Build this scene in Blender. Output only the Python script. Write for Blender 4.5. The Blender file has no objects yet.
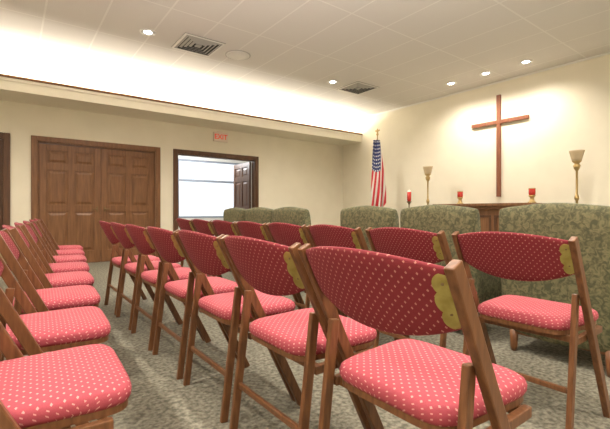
import bpy, bmesh, math, random
from mathutils import Vector, Matrix
random.seed(4)
scene=bpy.context.scene
H=3.40; XB=7.4; YA=8.1; XL=-2.6; YF=-3.0
# ---------------------------------------------------------------- materials
def newmat(name):
    m=bpy.data.materials.new(name); m.use_nodes=True
    nt=m.node_tree; b=nt.nodes['Principled BSDF']
    return m,nt,b
def N(nt,t,**k):
    n=nt.nodes.new(t)
    for a,v in k.items(): setattr(n,a,v)
    return n
def plain(name,col,rough=.6,metal=0,emit=None,es=0,trans=0):
    m,nt,b=newmat(name)
    b.inputs['Base Color'].default_value=(*col,1); b.inputs['Roughness'].default_value=rough
    b.inputs['Metallic'].default_value=metal
    if emit: b.inputs['Emission Color'].default_value=(*emit,1); b.inputs['Emission Strength'].default_value=es
    if trans: b.inputs['Transmission Weight'].default_value=trans
    return m
def noisy(name,c1,c2,scale,rough=.8,bump=.1,detail=4,stretch=(1,1,1),lo=.35,hi=.65,bd=.01,dist=0):
    m,nt,b=newmat(name)
    tc=N(nt,'ShaderNodeTexCoord'); mp=N(nt,'ShaderNodeMapping'); mp.inputs['Scale'].default_value=stretch
    nz=N(nt,'ShaderNodeTexNoise'); nz.inputs['Scale'].default_value=scale; nz.inputs['Detail'].default_value=detail; nz.inputs['Distortion'].default_value=dist
    cr=N(nt,'ShaderNodeValToRGB'); cr.color_ramp.elements[0].color=(*c1,1); cr.color_ramp.elements[1].color=(*c2,1)
    cr.color_ramp.elements[0].position=lo; cr.color_ramp.elements[1].position=hi
    L=nt.links.new
    L(tc.outputs['Object'],mp.inputs[0]); L(mp.outputs[0],nz.inputs['Vector']); L(nz.outputs['Fac'],cr.inputs[0]); L(cr.outputs[0],b.inputs['Base Color'])
    bp=N(nt,'ShaderNodeBump'); bp.inputs['Strength'].default_value=bump; bp.inputs['Distance'].default_value=bd
    L(nz.outputs['Fac'],bp.inputs['Height']); L(bp.outputs[0],b.inputs['Normal'])
    b.inputs['Roughness'].default_value=rough
    return m
def mathn(nt,op,a,b=None,c=None):
    n=N(nt,'ShaderNodeMath',operation=op)
    for i,v in enumerate((a,b,c)):
        if v is None: continue
        if isinstance(v,(int,float)): n.inputs[i].default_value=v
        else: nt.links.new(v,n.inputs[i])
    return n.outputs[0]
def fabric(name,base,base2,dot,s,r,mixf):
    m,nt,b=newmat(name); L=nt.links.new
    uv=N(nt,'ShaderNodeUVMap'); uv.uv_map='UVMap'
    sp=N(nt,'ShaderNodeSeparateXYZ'); L(uv.outputs[0],sp.inputs[0])
    u=mathn(nt,'DIVIDE',sp.outputs[0],s); v=mathn(nt,'DIVIDE',sp.outputs[1],s)
    ds=[]
    for o in (0,.5):
        fu=mathn(nt,'SUBTRACT',mathn(nt,'FRACT',mathn(nt,'ADD',u,o+50)),.5)
        fv=mathn(nt,'SUBTRACT',mathn(nt,'FRACT',mathn(nt,'ADD',v,o+50)),.5)
        fv=mathn(nt,'MULTIPLY',fv,.8)
        d=mathn(nt,'ADD',mathn(nt,'ABSOLUTE',fu),mathn(nt,'ABSOLUTE',fv))
        ds.append(mathn(nt,'LESS_THAN',d,r))
    dd=mathn(nt,'MAXIMUM',ds[0],ds[1])
    nz=N(nt,'ShaderNodeTexNoise'); nz.inputs['Scale'].default_value=260; 
    tc=N(nt,'ShaderNodeTexCoord'); L(tc.outputs['Object'],nz.inputs['Vector'])
    mx=N(nt,'ShaderNodeMixRGB'); mx.inputs[1].default_value=(*base,1); mx.inputs[2].default_value=(*base2,1); L(nz.outputs['Fac'],mx.inputs[0])
    m2=N(nt,'ShaderNodeMixRGB'); L(mathn(nt,'MULTIPLY',dd,mixf),m2.inputs[0]); L(mx.outputs[0],m2.inputs[1]); m2.inputs[2].default_value=(*dot,1)
    L(m2.outputs[0],b.inputs['Base Color']); b.inputs['Roughness'].default_value=.85
    bp=N(nt,'ShaderNodeBump'); bp.inputs['Strength'].default_value=.25; bp.inputs['Distance'].default_value=.002
    L(nz.outputs['Fac'],bp.inputs['Height']); L(bp.outputs[0],b.inputs['Normal'])
    return m
M={}
M['wall']=noisy('wall_paint',(.82,.765,.625),(.85,.795,.655),3,.85,.02)
M['soffit']=noisy('soffit_paint',(.82,.765,.63),(.84,.785,.65),3,.85,.02)
M['white']=plain('white_paint',(.8,.78,.72),.6)
M['wood']=noisy('door_wood',(.155,.066,.026),(.25,.117,.049),6,.42,.1,6,(6,6,.5),.3,.7,.003)
M['woodd']=noisy('dark_wood',(.07,.030,.013),(.14,.060,.026),6,.45,.1,6,(6,6,.5),.3,.7,.003)
M['cwood']=noisy('chair_wood',(.11,.042,.016),(.21,.088,.034),14,.38,.05,5,(5,5,.7),.3,.7,.002)
M['cross']=noisy('cross_wood',(.17,.055,.025),(.26,.09,.04),8,.45,.05,5,(5,5,.7),.3,.7,.002)
M['carpet']=noisy('carpet',(.105,.097,.070),(.27,.25,.19),44,.98,.6,8,(1,1,1),.36,.64,.006)
M['seat']=fabric('seat_fabric',(.41,.066,.088),(.33,.044,.064),(.70,.36,.32),.028,.125,.75)
M['back']=fabric('back_fabric',(.235,.020,.030),(.175,.013,.022),(.56,.26,.21),.025,.12,.75)
M['gold']=noisy('brass_ear',(.33,.26,.07),(.46,.38,.12),30,.36,.05,3); M['gold'].node_tree.nodes['Principled BSDF'].inputs['Metallic'].default_value=.6
M['brass']=plain('brass',(.50,.36,.16),.35,.85)
M['brassd']=plain('dark_bronze',(.20,.13,.06),.4,.6)
M['green']=noisy('damask',(.064,.066,.030),(.165,.148,.072),34,.8,.15,4,(1,1,1),.40,.62,.003,1.2)
M['red']=plain('red_glass',(.42,.03,.02),.15,0,(1,.05,.03),.06)
M['wax']=plain('wax',(.85,.8,.7),.5)
M['shade']=plain('frosted_shade',(.48,.37,.22),.5,0,(1,.85,.6),.04)
M['lamp']=plain('lamp_lens',(1,1,1),.5,0,(1,.95,.86),22)
M['cove']=plain('cove_tube',(1,1,1),.5,0,(1,.94,.83),7)
M['vent']=plain('vent_metal',(.42,.41,.38),.5,.2)
M['dark']=plain('dark_void',(.04,.04,.04),.9)
M['trimw']=plain('ceiling_trim_white',(.75,.74,.70),.5)
M['exit']=plain('exit_face',(.80,.70,.60),.5)
M['exitred']=plain('exit_letters',(.7,.08,.05),.5,0,(1,.1,.05),.3)
M['blind']=plain('blind',(.30,.33,.38),.6)
# ceiling
m,nt,b=newmat('ceiling_tile'); L=nt.links.new
tc=N(nt,'ShaderNodeTexCoord'); sp=N(nt,'ShaderNodeSeparateXYZ'); L(tc.outputs['Object'],sp.inputs[0])
def line(o,off,per):
    f=mathn(nt,'FRACT',mathn(nt,'DIVIDE',mathn(nt,'ADD',o,off+30*per),per))
    return mathn(nt,'LESS_THAN',f,.022/per)
ln=mathn(nt,'MAXIMUM',line(sp.outputs[0],.28,.61),line(sp.outputs[1],.12,1.22))
nz=N(nt,'ShaderNodeTexNoise'); nz.inputs['Scale'].default_value=90; L(tc.outputs['Object'],nz.inputs['Vector'])
c1=N(nt,'ShaderNodeMixRGB'); c1.inputs[1].default_value=(.67,.645,.61,1); c1.inputs[2].default_value=(.73,.705,.67,1); L(nz.outputs['Fac'],c1.inputs[0])
c2=N(nt,'ShaderNodeMixRGB'); L(ln,c2.inputs[0]); L(c1.outputs[0],c2.inputs[1]); c2.inputs[2].default_value=(.79,.77,.73,1)
L(c2.outputs[0],b.inputs['Base Color']); b.inputs['Roughness'].default_value=.9
bp=N(nt,'ShaderNodeBump'); bp.inputs['Strength'].default_value=.15; bp.inputs['Distance'].default_value=.003; L(nz.outputs['Fac'],bp.inputs['Height']); L(bp.outputs[0],b.inputs['Normal'])
M['ceil']=m
# flag material (uv)
m,nt,b=newmat('flag_cloth'); L=nt.links.new
uv=N(nt,'ShaderNodeUVMap'); uv.uv_map='UVMap'; sp=N(nt,'ShaderNodeSeparateXYZ'); L(uv.outputs[0],sp.inputs[0])
st=mathn(nt,'LESS_THAN',mathn(nt,'FRACT',mathn(nt,'MULTIPLY',sp.outputs[0],3.6)),.55)
a=N(nt,'ShaderNodeMixRGB'); L(st,a.inputs[0]); a.inputs[1].default_value=(.66,.62,.56,1); a.inputs[2].default_value=(.48,.02,.03,1)
can=mathn(nt,'MULTIPLY',mathn(nt,'GREATER_THAN',sp.outputs[1],.56),mathn(nt,'LESS_THAN',sp.outputs[0],1.02))
fu=mathn(nt,'SUBTRACT',mathn(nt,'FRACT',mathn(nt,'MULTIPLY',sp.outputs[0],6)),.5)
fv=mathn(nt,'SUBTRACT',mathn(nt,'FRACT',mathn(nt,'MULTIPLY',sp.outputs[1],20)),.5)
star=mathn(nt,'LESS_THAN',mathn(nt,'ADD',mathn(nt,'MULTIPLY',fu,fu),mathn(nt,'MULTIPLY',fv,fv)),.05)
bl=N(nt,'ShaderNodeMixRGB'); L(star,bl.inputs[0]); bl.inputs[1].default_value=(.02,.03,.12,1); bl.inputs[2].default_value=(.7,.7,.7,1)
a2=N(nt,'ShaderNodeMixRGB'); L(can,a2.inputs[0]); L(a.outputs[0],a2.inputs[1]); L(bl.outputs[0],a2.inputs[2])
L(a2.outputs[0],b.inputs['Base Color']); b.inputs['Roughness'].default_value=.7
M['flag']=m
# ---------------------------------------------------------------- builder
class B:
    def __init__(s): s.v=[];s.f=[];s.m=[];s.sm=[];s.uv=[];s.mats=[]
    def mi(s,k):
        if k not in s.mats: s.mats.append(k)
        return s.mats.index(k)
    def add(s,vs,fs,mat,smooth=False,uvf=None):
        o=len(s.v); s.v+= [tuple(p) for p in vs]; k=s.mi(mat)
        uvf=uvf or (lambda p:(p[0],p[1]))
        for f in fs:
            s.f.append([o+i for i in f]); s.m.append(k); s.sm.append(smooth); s.uv.append([uvf(vs[i]) for i in f])
    def box(s,lo,hi,mat,bev=0,seg=2,T=None,uvf=None):
        bm=bmesh.new(); bmesh.ops.create_cube(bm,size=1)
        lo=Vector(lo);hi=Vector(hi)
        for v in bm.verts: v.co=Vector(((v.co[i]+.5)*(hi[i]-lo[i])+lo[i]) for i in range(3))
        if bev: bmesh.ops.bevel(bm,geom=bm.edges[:],offset=bev,segments=seg,profile=.5,affect='EDGES',clamp_overlap=True)
        bm.verts.index_update()
        vs=[(T@v.co if T else v.co.copy()) for v in bm.verts]; fs=[[v.index for v in f.verts] for f in bm.faces]
        bm.free(); s.add(vs,fs,mat,bev>0.012,uvf)
    def beam(s,p0,p1,w,d,mat,up=(0,1,0),bev=.004):
        p0=Vector(p0);p1=Vector(p1); z=(p1-p0); l=z.length; z.normalize()
        y=Vector(up); y=(y-z*y.dot(z)).normalized(); x=y.cross(z)
        T=Matrix.Translation(p0)@Matrix((x,y,z)).transposed().to_4x4()
        s.box((-d/2,-w/2,0),(d/2,w/2,l),mat,bev,2,T)
    def lathe(s,c,prof,mat,n=24,smooth=True,axis=None):
        vs=[];fs=[]
        for r,z in prof:
            for i in range(n):
                a=2*math.pi*i/n; vs.append(Vector((c[0]+r*math.cos(a),c[1]+r*math.sin(a),c[2]+z)))
        for k in range(len(prof)-1):
            for i in range(n):
                j=(i+1)%n; fs.append([k*n+i,k*n+j,(k+1)*n+j,(k+1)*n+i])
        if prof[0][0]>1e-5: fs.append(list(range(n))[::-1])
        if prof[-1][0]>1e-5: fs.append([(len(prof)-1)*n+i for i in range(n)])
        s.add(vs,fs,mat,smooth)
    def loft(s,rings,mat,smooth=True,uvf=None,cap=True):
        n=len(rings[0]); vs=[p for r in rings for p in r]; fs=[]
        for k in range(len(rings)-1):
            for i in range(n):
                j=(i+1)%n; fs.append([k*n+i,k*n+j,(k+1)*n+j,(k+1)*n+i])
        if cap:
            fs.append(list(range(n))[::-1]); fs.append([(len(rings)-1)*n+i for i in range(n)])
        s.add(vs,fs,mat,smooth,uvf)
    def mesh(s,name):
        me=bpy.data.meshes.new(name); me.from_pydata(s.v,[],s.f)
        for k in s.mats: me.materials.append(M[k])
        ul=me.uv_layers.new(name='UVMap')
        for p,k,sm,uv in zip(me.polygons,s.m,s.sm,s.uv):
            p.material_index=k; p.use_smooth=sm
            for li,c in zip(p.loop_indices,uv): ul.data[li].uv=c
        bm=bmesh.new(); bm.from_mesh(me); bmesh.ops.recalc_face_normals(bm,faces=bm.faces[:]); bm.to_mesh(me); bm.free()
        me.update(); return me
    def obj(s,name,loc=(0,0,0),rz=0):
        return place(s.mesh(name),name,loc,rz)
def place(me,name,loc=(0,0,0),rz=0,parent=None):
    o=bpy.data.objects.new(name,me); o.location=loc; o.rotation_euler=(0,0,rz)
    scene.collection.objects.link(o)
    if parent: o.parent=parent
    return o
def sgnpow(c,e): return math.copysign(abs(c)**e,c)
# ---------------------------------------------------------------- room shell
b=B(); b.box((XL-.1,YF-.1,-.1),(XB+.1,YA+.12,0),'carpet'); b.obj('floor')
b=B(); b.box((XL-.1,YF-.1,H),(XB+.1,YA+.12,H+.1),'ceil'); b.obj('ceiling')
b=B(); b.box((XB,YF-.1,0),(XB+.12,YA+.12,H),'wall'); b.obj('wall_right')
b=B(); b.box((XL-.12,YF-.1,0),(XL,YA+.12,H),'wall'); b.obj('wall_left')
b=B(); b.box((XL,YF-.12,0),(XB,YF,H),'wall'); b.obj('wall_front')
ops=[(-1.02,-.09),(.37,2.33),(2.77,4.60)]; DT=2.14
b=B(); x=XL
for a0,a1 in ops:
    b.box((x,YA,0),(a0,YA+.12,DT),'wall'); x=a1
b.box((x,YA,0),(XB,YA+.12,DT),'wall'); b.box((XL,YA,DT),(XB,YA+.12,H),'wall'); b.obj('wall_back')
# soffit / light cove
SY=YA-.73
b=B()
b.box((XL,SY,2.76),(XB,YA,2.80),'soffit'); b.box((XL,SY,2.80),(XB,SY+.04,2.95),'soffit')
b.obj('cove_soffit')
b=B(); b.box((XL,SY-.025,2.945),(XB,SY+.05,2.985),'wood',.006); b.box((XL,SY-.012,2.90),(XB,SY,2.945),'soffit'); b.obj('trim_1')
b=B()
for i in range(8):
    x0=XL+.15+i*1.24
    b.box((x0,SY+.30,2.80),(x0+1.18,SY+.38,2.84),'white')
    b.box((x0+.03,SY+.32,2.84),(x0+1.15,SY+.36,2.87),'cove',.01)
b.obj('cove_fluorescent_lights')
# crown + baseboards
b=B(); b.box((XB-.02,YF,H-.03),(XB,SY,H),'white'); b.obj('trim_2')
b=B(); b.box((XB-.015,YF,0),(XB,YA,.1),'woodd',.004); b.obj('baseboard_right')
b=B(); b.box((XL,YF,0),(XL+.015,YA,.1),'woodd',.004); b.obj('baseboard_left')
b=B(); b.box((XL+.02,YF,0),(XB-.02,YF+.015,.1),'woodd',.004); b.obj('baseboard_front')
b=B(); x=XL+.02
for a0,a1 in ops: 
    b.box((x,YA-.015,0),(a0-.1,YA,.1),'woodd',.004); x=a1+.1
b.box((x,YA-.015,0),(XB-.02,YA,.1),'woodd',.004); b.obj('baseboard_back')
# door casings
for i,(a0,a1) in enumerate(ops):
    b=B(); mt='wood' if i==1 else 'woodd'
    b.box((a0-.09,YA-.03,0),(a0,YA-.001,DT+.09),mt,.006); b.box((a1,YA-.03,0),(a1+.09,YA-.001,DT+.09),mt,.006)
    b.box((a0,YA-.03,DT),(a1,YA-.001,DT+.09),mt,.006)
    b.box((a0,YA,0),(a0+.02,YA+.12,DT),mt); b.box((a1-.02,YA,0),(a1,YA+.12,DT),mt); b.box((a0+.02,YA,DT-.02),(a1-.02,YA+.12,DT),mt)
    b.obj('trim_%d'%(i+3))
def leaf(b,W,Ht,mat,T=Matrix.Identity(4),knob=1):
    b.box((0,.018,0),(W,.034,Ht),mat,0,2,T)
    st=.11; cols=[(st,W/2-.05),(W/2+.05,W-st)]; rows=[(.22,.93),(1.05,1.66),(1.78,Ht-.11)]
    for x0,x1 in ((0,st),(W-st,W),(W/2-.05,W/2+.05)): b.box((x0,0,0),(x1,.05,Ht),mat,.003,1,T)
    for z0,z1 in ((0,.22),(.93,1.05),(1.66,1.78),(Ht-.11,Ht)): b.box((st,.001,z0),(W-st,.049,z1),mat,.003,1,T)
    for c0,c1 in cols:
        for r0,r1 in rows:
            g=.02;q=.06
            for ys,yb in ((.004,.020),(.046,.032)):
                vs=[Vector(p) for p in ((c0+g,yb,r0+g),(c1-g,yb,r0+g),(c1-g,yb,r1-g),(c0+g,yb,r1-g),(c0+q,ys,r0+q),(c1-q,ys,r0+q),(c1-q,ys,r1-q),(c0+q,ys,r1-q))]
                b.add([T@v for v in vs],[[0,1,5,4],[1,2,6,5],[2,3,7,6],[3,0,4,7],[4,5,6,7]],mat)
    kx=W-.06 if knob>0 else .06
    b.box((kx-.015,-.005,.93),(kx+.015,0,1.03),'brassd',.004,2,T)
    b.box((kx-.01,-.04,.97),(kx+.01,-.005,.99),'brassd',.004,2,T); b.box((min(kx,kx-knob*.08),-.046,.970),(max(kx,kx-knob*.08),-.034,.990),'brassd',.004,2,T)
LH=DT-.03
b=B(); leaf(b,.955,LH,'wood',Matrix.Translation((.393,YA+.03,.005)),1); b.obj('door_1')
b=B(); leaf(b,.955,LH,'wood',Matrix.Translation((1.352,YA+.03,.005)),-1); b.obj('door_2')
b=B(); leaf(b,.888,LH,'woodd',Matrix.Translation((-.999,YA+.03,.005)),1); b.obj('door_3')
R=Matrix.Rotation(math.radians(88),4,'Z')
b=B(); leaf(b,.88,LH,'woodd',Matrix.Translation((4.575,YA+.13,.005))@R,1); b.obj('door_4')
b=B(); leaf(b,.88,LH,'woodd',Matrix.Translation((2.80,YA+.13,.005))@Matrix.Rotation(math.radians(92),4,'Z'),1); b.obj('door_5')
# adjoining room
Y2=10.9
b=B(); b.box((1.6,YA+.12,-.1),(6.6,Y2+.1,0),'carpet'); b.obj('floor_adjoining')
b=B(); b.box((1.6,YA+.12,2.6),(6.6,Y2+.1,2.7),'white'); b.obj('ceiling_adjoining')
b=B(); b.box((1.5,YA+.12,0),(1.6,Y2,2.6),'white'); b.obj('wall_adjoining_left')
b=B(); b.box((6.6,YA+.12,0),(6.7,Y2,2.6),'white'); b.obj('wall_adjoining_right')
wx0,wx1,wz0,wz1=3.72,5.9,.75,2.42
b=B(); b.box((1.6,Y2,0),(wx0,Y2+.1,2.6),'white'); b.box((wx1,Y2,0),(6.6,Y2+.1,2.6),'white'); b.box((wx0,Y2,0),(wx1,Y2+.1,wz0),'white'); b.box((wx0,Y2,wz1),(wx1,Y2+.1,2.6),'white'); b.obj('wall_adjoining_back')
b=B()
b.box((wx0,Y2-.02,wz0),(wx0+.05,Y2+.08,wz1),'blind'); b.box((wx1-.05,Y2+.01,wz0),(wx1,Y2+.08,wz1),'blind')
b.box((wx0+.05,Y2+.01,wz0),(wx1-.05,Y2+.08,wz0+.05),'blind'); b.box((wx0+.05,Y2+.01,wz1-.05),(wx1-.05,Y2+.08,wz1),'blind')
b.box((wx0+.05,Y2-.01,1.79),(wx1-.05,Y2+.08,1.85),'blind')
b.obj('window_1')
# ---------------------------------------------------------------- ceiling fixtures
cans=[(1.51,5.6),(4.9,5.65),(6.78,4.36),(6.78,3.67),(6.78,2.99),
      (1.5,2.3),(4.6,2.0),(-1.4,2.3),(-1.4,5.6),(1.5,-1),(4.6,-1),(-1.4,-1),(6.78,.6)]  # unseen downlights, added out of view to fill the room and wash the wall
bc=B()
bc.lathe((0,0,H),[(.105,0),(.105,-.008),(.085,-.012),(.075,-.004),(.07,-.002)],'trimw',32); bc.lathe((0,0,H-.001),[(.072,-.0005),(.0,-.0025)],'lamp',32)
cm=bc.mesh('recessed_downlight')
for i,(x,y) in enumerate(cans):
    o=place(cm,'recessed_downlight',(x,y,0))
    l=bpy.data.lights.new('downlight_lamp','SPOT'); l.spot_size=math.radians(150); l.spot_blend=.8; l.shadow_soft_size=.07
    l.energy=72 if x>6 else 170
    l.color=(1,.92,.80)
    lo=bpy.data.objects.new('lamp',l); lo.location=(0,0,H-.05); scene.collection.objects.link(lo); lo.parent=o
def diffuser(x,y,s):
    b=B(); h=s/2; z=H
    def ring(r0,z0,r1,z1,mt):
        vs=[Vector((sx*r,sy*r,zz)) for r,zz in ((r0,z0),(r1,z1)) for sx,sy in ((-1,-1),(1,-1),(1,1),(-1,1))]
        b.add(vs,[[i,(i+1)%4,4+(i+1)%4,4+i] for i in range(4)],mt)
    b.box((-h,-h,H-.004),(h,h,H-.001),'dark')
    ring(h,H-.001,h,H-.012,'vent'); ring(h,H-.012,h-.035,H-.014,'trimw'); 
    r=h-.035
    while r>.06:
        ring(r,H-.006,r-.028,H-.022,'vent'); ring(r-.028,H-.022,r-.030,H-.018,'vent'); r-=.052
    b.box((-.04,-.04,H-.02),(.04,.04,H-.006),'vent')
    b.obj('ceiling_air_vent',(x,y,0))
diffuser(2.22,5.59,.60); diffuser(5.54,5.63,.60)
b=B(); b.lathe((0,0,H),[(.18,0),(.18,-.01),(.16,-.020),(.155,-.012),(.11,-.013),(.105,-.018),(.06,-.013),(0,-.014)],'trimw',32); b.lathe((0,0,H),[(.20,0),(.20,-.006),(.18,-.008),(.18,-.0005)],'vent',32); b.obj('ceiling_speaker',(2.86,5.57,0))
# exit sign
b=B(); b.box((-.17,-.05,-.1),(.17,-.001,.1),'exit',.008); b.box((-.06,-.03,.1),(.06,-.001,.13),'exit')
ex=b.obj('exit_sign',(3.72,YA,2.58))
cu=bpy.data.curves.new('exit_letters','FONT'); cu.body='EXIT'; cu.size=.15; cu.align_x='CENTER'; cu.align_y='CENTER'; cu.extrude=.002; cu.offset=.002
cu.materials.append(M['exitred']); to=bpy.data.objects.new('letters',cu); to.location=(0,-.053,0); to.rotation_euler=(math.pi/2,0,0); scene.collection.objects.link(to); to.parent=ex
# ---------------------------------------------------------------- folding chair
def chair_mesh():
    b=B()
    xs=lambda z:.41*(1-z/.83)
    for sy in (-1,1):
        y=sy*.260
        b.beam((xs(0),y,.0),(xs(.84),y,.84),.025,.040,'cwood')
        b.beam((.025,sy*.235,0),(.100,sy*.235,.60),.021,.034,'cwood')
        b.box((.10,sy*.232-.011,.385),(.40,sy*.232+.011,.415),'cwood',.003)
    b.beam((.052,-.225,.20),(.052,.225,.20),.024,.016,'cwood',up=(0,0,1))
    b.beam((.12,-.225,.40),(.12,.225,.40),.03,.02,'cwood',up=(0,0,1)); b.beam((.38,-.225,.40),(.38,.225,.40),.03,.02,'cwood',up=(0,0,1))
    def ol(sc,z,n=52):
        r=[]
        for i in range(n):
            a=2*math.pi*i/n; cx=sgnpow(math.cos(a),.32); cy=sgnpow(math.sin(a),.32)
            r.append(Vector((.258+.202*sc*cx,(.218+.016*cx)*sc*cy,z+.018)))
        return r
    b.loft([ol(.97,.398),ol(.97,.42)],'cwood',False)
    def suv(p):
        k=max(0,.473-p[2])
        return (p[0]+(k if p[0]>.258 else -k),p[1]+(k if p[1]>0 else -k))
    b.loft([ol(.975,.418),ol(1.0,.428),ol(1.005,.442),ol(.985,.455),ol(.93,.464),ol(.8,.470),ol(.55,.475),ol(.25,.477),ol(.05,.478)],'seat',True,suv)
    def cx(u): return -.05*(1-u*u)
    def zt(u): return .830+.028*(1-u*u)
    def zb(u): return .690-.058*(1-abs(u)**2.2)
    def ring(u):
        y=u*.247; c=(zt(u)+zb(u))/2; hh=(zt(u)-zb(u))/2; th=.017 if abs(u)<.98 else .014; r=[]
        for i in range(24):
            a=2*math.pi*i/24; dz=hh*sgnpow(math.sin(a),.6); dx=th*sgnpow(math.cos(a),.6); z=c+dz
            r.append(Vector((xs(z)*1.0+cx(u)+dx,y,z)))
        return r
    us=[-1,-.985]+[-.95+1.9*i/22 for i in range(23)]+[.985,1]
    b.loft([ring(u) for u in us],'back',True,lambda p:(p[1],p[2]))
    n=36; vs=[];fs=[]
    for i in range(n+1):
        t=i/n; 
        for j in range(6):
            s=j/5
            win=.029+.009*abs(math.sin(t*math.pi*3))**.7 -.012*(2*t-1)**2
            y=-.249+win*s; u=max(-1,y/.247)
            z=zb(u)+.004+(zt(u)-zb(u)-.020)*t
            e=.0215
            vs.append(Vector((xs(z)+cx(u)-e+.006*abs(2*t-1)**6,y,z)))
    for i in range(n):
        for j in range(5): fs.append([i*6+j,i*6+j+1,(i+1)*6+j+1,(i+1)*6+j])
    k=len(vs)
    vs+= [v+Vector((.006,0,0)) for v in vs]
    fs+= [[k+q for q in f][::-1] for f in fs[:n*5]]
    for i in range(n):
        fs.append([i*6+5,k+i*6+5,k+(i+1)*6+5,(i+1)*6+5]); fs.append([i*6,(i+1)*6,k+(i+1)*6,k+i*6])
    b.add(vs,fs,'gold',False)
    for t in (.25,.75):
        z=.69+.14*t; c=Vector((xs(z)-.0225,-.236,z)); 
        vv=[];n2=10
        for rr,dx in ((.005,0),(.004,-.003),(.0,-.004)):
            for i in range(n2):
                a=2*math.pi*i/n2; vv.append(c+Vector((dx,rr*math.cos(a),rr*math.sin(a))))
        b.add(vv,[[q*n2+i,q*n2+(i+1)%n2,(q+1)*n2+(i+1)%n2,(q+1)*n2+i] for q in range(2) for i in range(n2)],'brassd',True)
    return b.mesh('folding_chair')
CM=chair_mesh()
for k in range(7): place(CM,'folding_chair',(.745+random.uniform(-.006,.006),.73+.57*k,0),0)
for k,Y in enumerate((.875,1.48,2.085,2.675,3.25,3.83,4.41,4.99)): place(CM,'folding_chair',(1.80+random.uniform(-.01,.01),Y,0),0)
for Y in (1.36,2.0,2.64,3.3,3.97,4.65,5.33,6.0):
    place(CM,'folding_chair',(.135+.105*Y-.455,Y,0),math.radians(-4+random.uniform(-2,2)))
# ---------------------------------------------------------------- armchairs
def arm_mesh():
    b=B()
    def backring(y,W):
        s=max(.05,(1-abs(y/W)**7))**(1/5.) ; r=[]
        c=.555; hh=.435+.012*math.cos(y/W*math.pi)
        for i in range(28):
            a=2*math.pi*i/28; dz=sgnpow(math.sin(a),.35); dx=sgnpow(math.cos(a),.45)
            z=c+hh*dz*(.9+.1*s)
            r.append(Vector((.02+.085*dx*s+.085-.10*(z-.12)*.9+ .06,y,z)))
        return r
    W=.335; ys=[-W*.999]+[-W*.985,-W*.95,-W*.9]+[-W*.8+W*1.6*i/8 for i in range(9)]+[W*.9,W*.95,W*.985,W*.999]
    b.loft([backring(y,W) for y in ys],'green')
    for s in (-1,1):
        y0,y1=sorted((s*.22,s*.32)); b.box((.15,y0,.16),(.72,y1,.58),'green',.03,4); b.box((.15,y0-.012,.54),(.74,y1+.012,.64),'green',.045,5)
        for x in (.13,.66): b.lathe((x,s*.27,0),[(.016,0),(.022,.03),(.030,.17)],'cwood',12)
    b.box((.14,-.22,.15),(.70,.22,.32),'green',.02,3); b.box((.20,-.216,.32),(.73,.216,.46),'green',.045,5)
    b.beam((.13,-.27,.145),(.13,.27,.145),.05,.03,'cwood',up=(0,0,1))
    return b.mesh('upholstered_armchair')
AM=arm_mesh()
AX=2.62
for y in (1.02,1.87,2.63,3.92,4.64,5.34): place(AM,'upholstered_armchair',(AX,y,0),0)
# ---------------------------------------------------------------- altar table, candles, cross
b=B(); AXc=6.70; AY=3.62
b.box((-.32,-.88,1.03),(.32,.88,1.08),'wood',.008); b.box((-.28,-.82,.98),(.28,.82,1.03),'wood',.01)
b.box((-.22,-.74,.08),(.22,.74,.98),'wood',.004); b.box((-.27,-.80,0),(.27,.80,.08),'woodd',.008)
for i in range(3):
    y0=-.68+i*.47; b.box((-.235,y0,.18),(-.215,y0+.42,.22),'woodd',.003); b.box((-.235,y0,.84),(-.215,y0+.42,.88),'woodd',.003)
    b.box((-.235,y0,.22),(-.215,y0+.04,.84),'woodd',.003); b.box((-.235,y0+.38,.22),(-.215,y0+.42,.84),'woodd',.003)
b.obj('altar_table',(AXc,AY,0))
def candle(x,y,z):
    b=B(); b.lathe((0,0,0),[(.062,0),(.062,.012),(.040,.03),(.028,.07),(.034,.095),(.052,.11),(.052,.125)],'brass',24)
    b.lathe((0,0,.125),[(.044,0),(.050,.02),(.050,.11),(.046,.11),(.040,.02),(0,.015)],'red',24); b.lathe((0,0,.142),[(.036,0),(.036,.07),(.004,.075),(.003,.095),(0,.1)],'wax',16)
    b.lathe((0,0,.225),[(.052,0),(.054,.006),(.052,.012)],'brass',24)
    b.obj('votive_candle_holder',(x,y,z))
candle(6.70,4.12,1.08); candle(6.70,2.86,1.08)
b=B()
b.lathe((0,0,0),[(.14,0),(.14,.02),(.05,.05),(.018,.08),(.014,.55),(.028,.58),(.014,.61),(.013,1.08),(.03,1.12),(.055,1.14),(.055,1.15)],'brassd',24)
b.lathe((0,0,1.15),[(.036,0),(.044,.04),(.044,.20),(.041,.20),(.036,.04),(0,.03)],'red',24); b.lathe((0,0,1.18),[(.034,0),(.034,.20),(.004,.205),(.003,.23),(0,.235)],'wax',16)
b.obj('sanctuary_candle_stand',(6.7,5.29,0))
def torch(x,y):
    b=B()
    b.lathe((0,0,0),[(.15,0),(.15,.02),(.12,.035),(.05,.06),(.022,.10),(.018,.5),(.035,.53),(.035,.56),(.018,.6),(.016,1.1),(.032,1.13),(.032,1.16),(.016,1.2),(.015,1.55),(.035,1.58),(.05,1.63),(.028,1.66),(.06,1.69),(.065,1.70)],'brass',28)
    b.lathe((0,0,1.69),[(.06,0),(.072,.05),(.095,.14),(.104,.165),(.096,.165),(.07,.06),(0,.03)],'shade',28)
    b.obj('torchiere_floor_lamp',(x,y,0))
torch(6.8,4.90); torch(6.8,2.27)
b=B(); b.box((-.045,-.038,1.22),(-.001,.038,3.14),'cross',.005); 
b.box((-.046,-.54,2.595),(-.004,.54,2.665),'cross',.005); b.obj('wall_cross',(XB,3.74,0))
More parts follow.
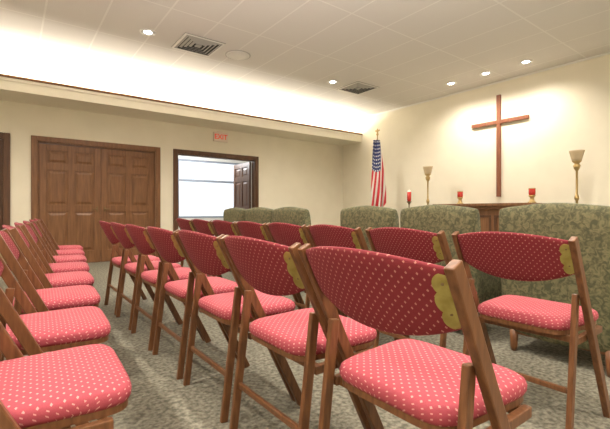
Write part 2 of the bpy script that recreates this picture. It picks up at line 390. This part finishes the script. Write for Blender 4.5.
# ---------------------------------------------------------------- flag
b=B(); b.lathe((0,0,0),[(.15,0),(.15,.02),(.10,.05),(.03,.09),(.013,.12),(.013,2.60),(.02,2.61),(.03,2.64),(.012,2.67)],'brass',20)
b.lathe((0,0,2.66),[(.006,0),(.03,.03),(.02,.07),(.0,.11)],'brass',12)
b.box((-.003,-.07,2.70),(.003,.07,2.73),'brass',.002)
nu,nv=60,26; vs=[];uvs={}
for j in range(nv+1):
    t=j/nv
    for i in range(nu+1):
        s=i/nu; wid=.14+.19*min(1,t*1.3)**.8
        f=.040*(.4+.6*t)*math.sin(s*math.pi*4+t*1.2)+.012*math.sin(s*15+t*6)
        lat=-.05-.3*wid+ (s)*wid; z=2.50-1.42*t-(.16*math.sin(s*math.pi)*t)+(.10*(s-.5))*t
        vs.append(Vector((.8*lat-.6*f-.03,-.6*lat-.8*f-.03,z))); uvs[len(vs)-1]=(s+.55*t,1-t)
fs=[[j*(nu+1)+i,j*(nu+1)+i+1,(j+1)*(nu+1)+i+1,(j+1)*(nu+1)+i] for j in range(nv) for i in range(nu)]
look={tuple(round(c,6) for c in v):uvs[i] for i,v in enumerate(vs)}
b.add(vs,fs,'flag',True,lambda p:look[tuple(round(c,6) for c in p)])
b.obj('american_flag',(6.45,5.95,0))
# ---------------------------------------------------------------- lights
def area(name,loc,sx,sy,e,col,rot=(0,0,0)):
    l=bpy.data.lights.new(name,'AREA'); l.shape='RECTANGLE'; l.size=sx; l.size_y=sy; l.energy=e; l.color=col
    o=bpy.data.objects.new(name,l); o.location=loc; o.rotation_euler=rot; scene.collection.objects.link(o); return o
area('cove_light',((XL+XB)/2,SY+.34,2.90),9.6,.08,290,(1,.93,.82),(math.pi,0,0))
# added fill spot by the camera, brightens the ceiling like a bounced flash
l=bpy.data.lights.new('ceiling_fill_spot','SPOT'); l.energy=1700; l.spot_size=math.radians(125); l.spot_blend=1; l.shadow_soft_size=.25; l.color=(1,.95,.88)
o=bpy.data.objects.new('ceiling_fill_spot',l); o.location=(-.1,-.2,1.25); d=Vector((.6*.45,.8*.45,1)); o.rotation_euler=d.to_track_quat('-Z','Y').to_euler(); scene.collection.objects.link(o)
l=bpy.data.lights.new('adjoining_room_light','POINT'); l.energy=70; l.shadow_soft_size=.2; l.color=(.95,.97,1)
o=bpy.data.objects.new('adjoining_room_light',l); o.location=(4,9.6,2.4); scene.collection.objects.link(o)
w=bpy.data.worlds.new('world'); scene.world=w; w.use_nodes=True
w.node_tree.nodes['Background'].inputs[0].default_value=(.9,.95,1,1); w.node_tree.nodes['Background'].inputs[1].default_value=1.2
# ---------------------------------------------------------------- camera
cd=bpy.data.cameras.new('camera'); cam=bpy.data.objects.new('camera',cd); scene.collection.objects.link(cam)
cam.location=(0,0,.95); cam.rotation_euler=(math.pi/2,0,-math.atan2(.6,.8)); cd.sensor_width=36; cd.lens=393/610*36; cd.shift_y=-3.5/610; cd.clip_start=.02
scene.camera=cam
scene.view_settings.view_transform='Standard'; scene.view_settings.look='None'; scene.view_settings.exposure=.22
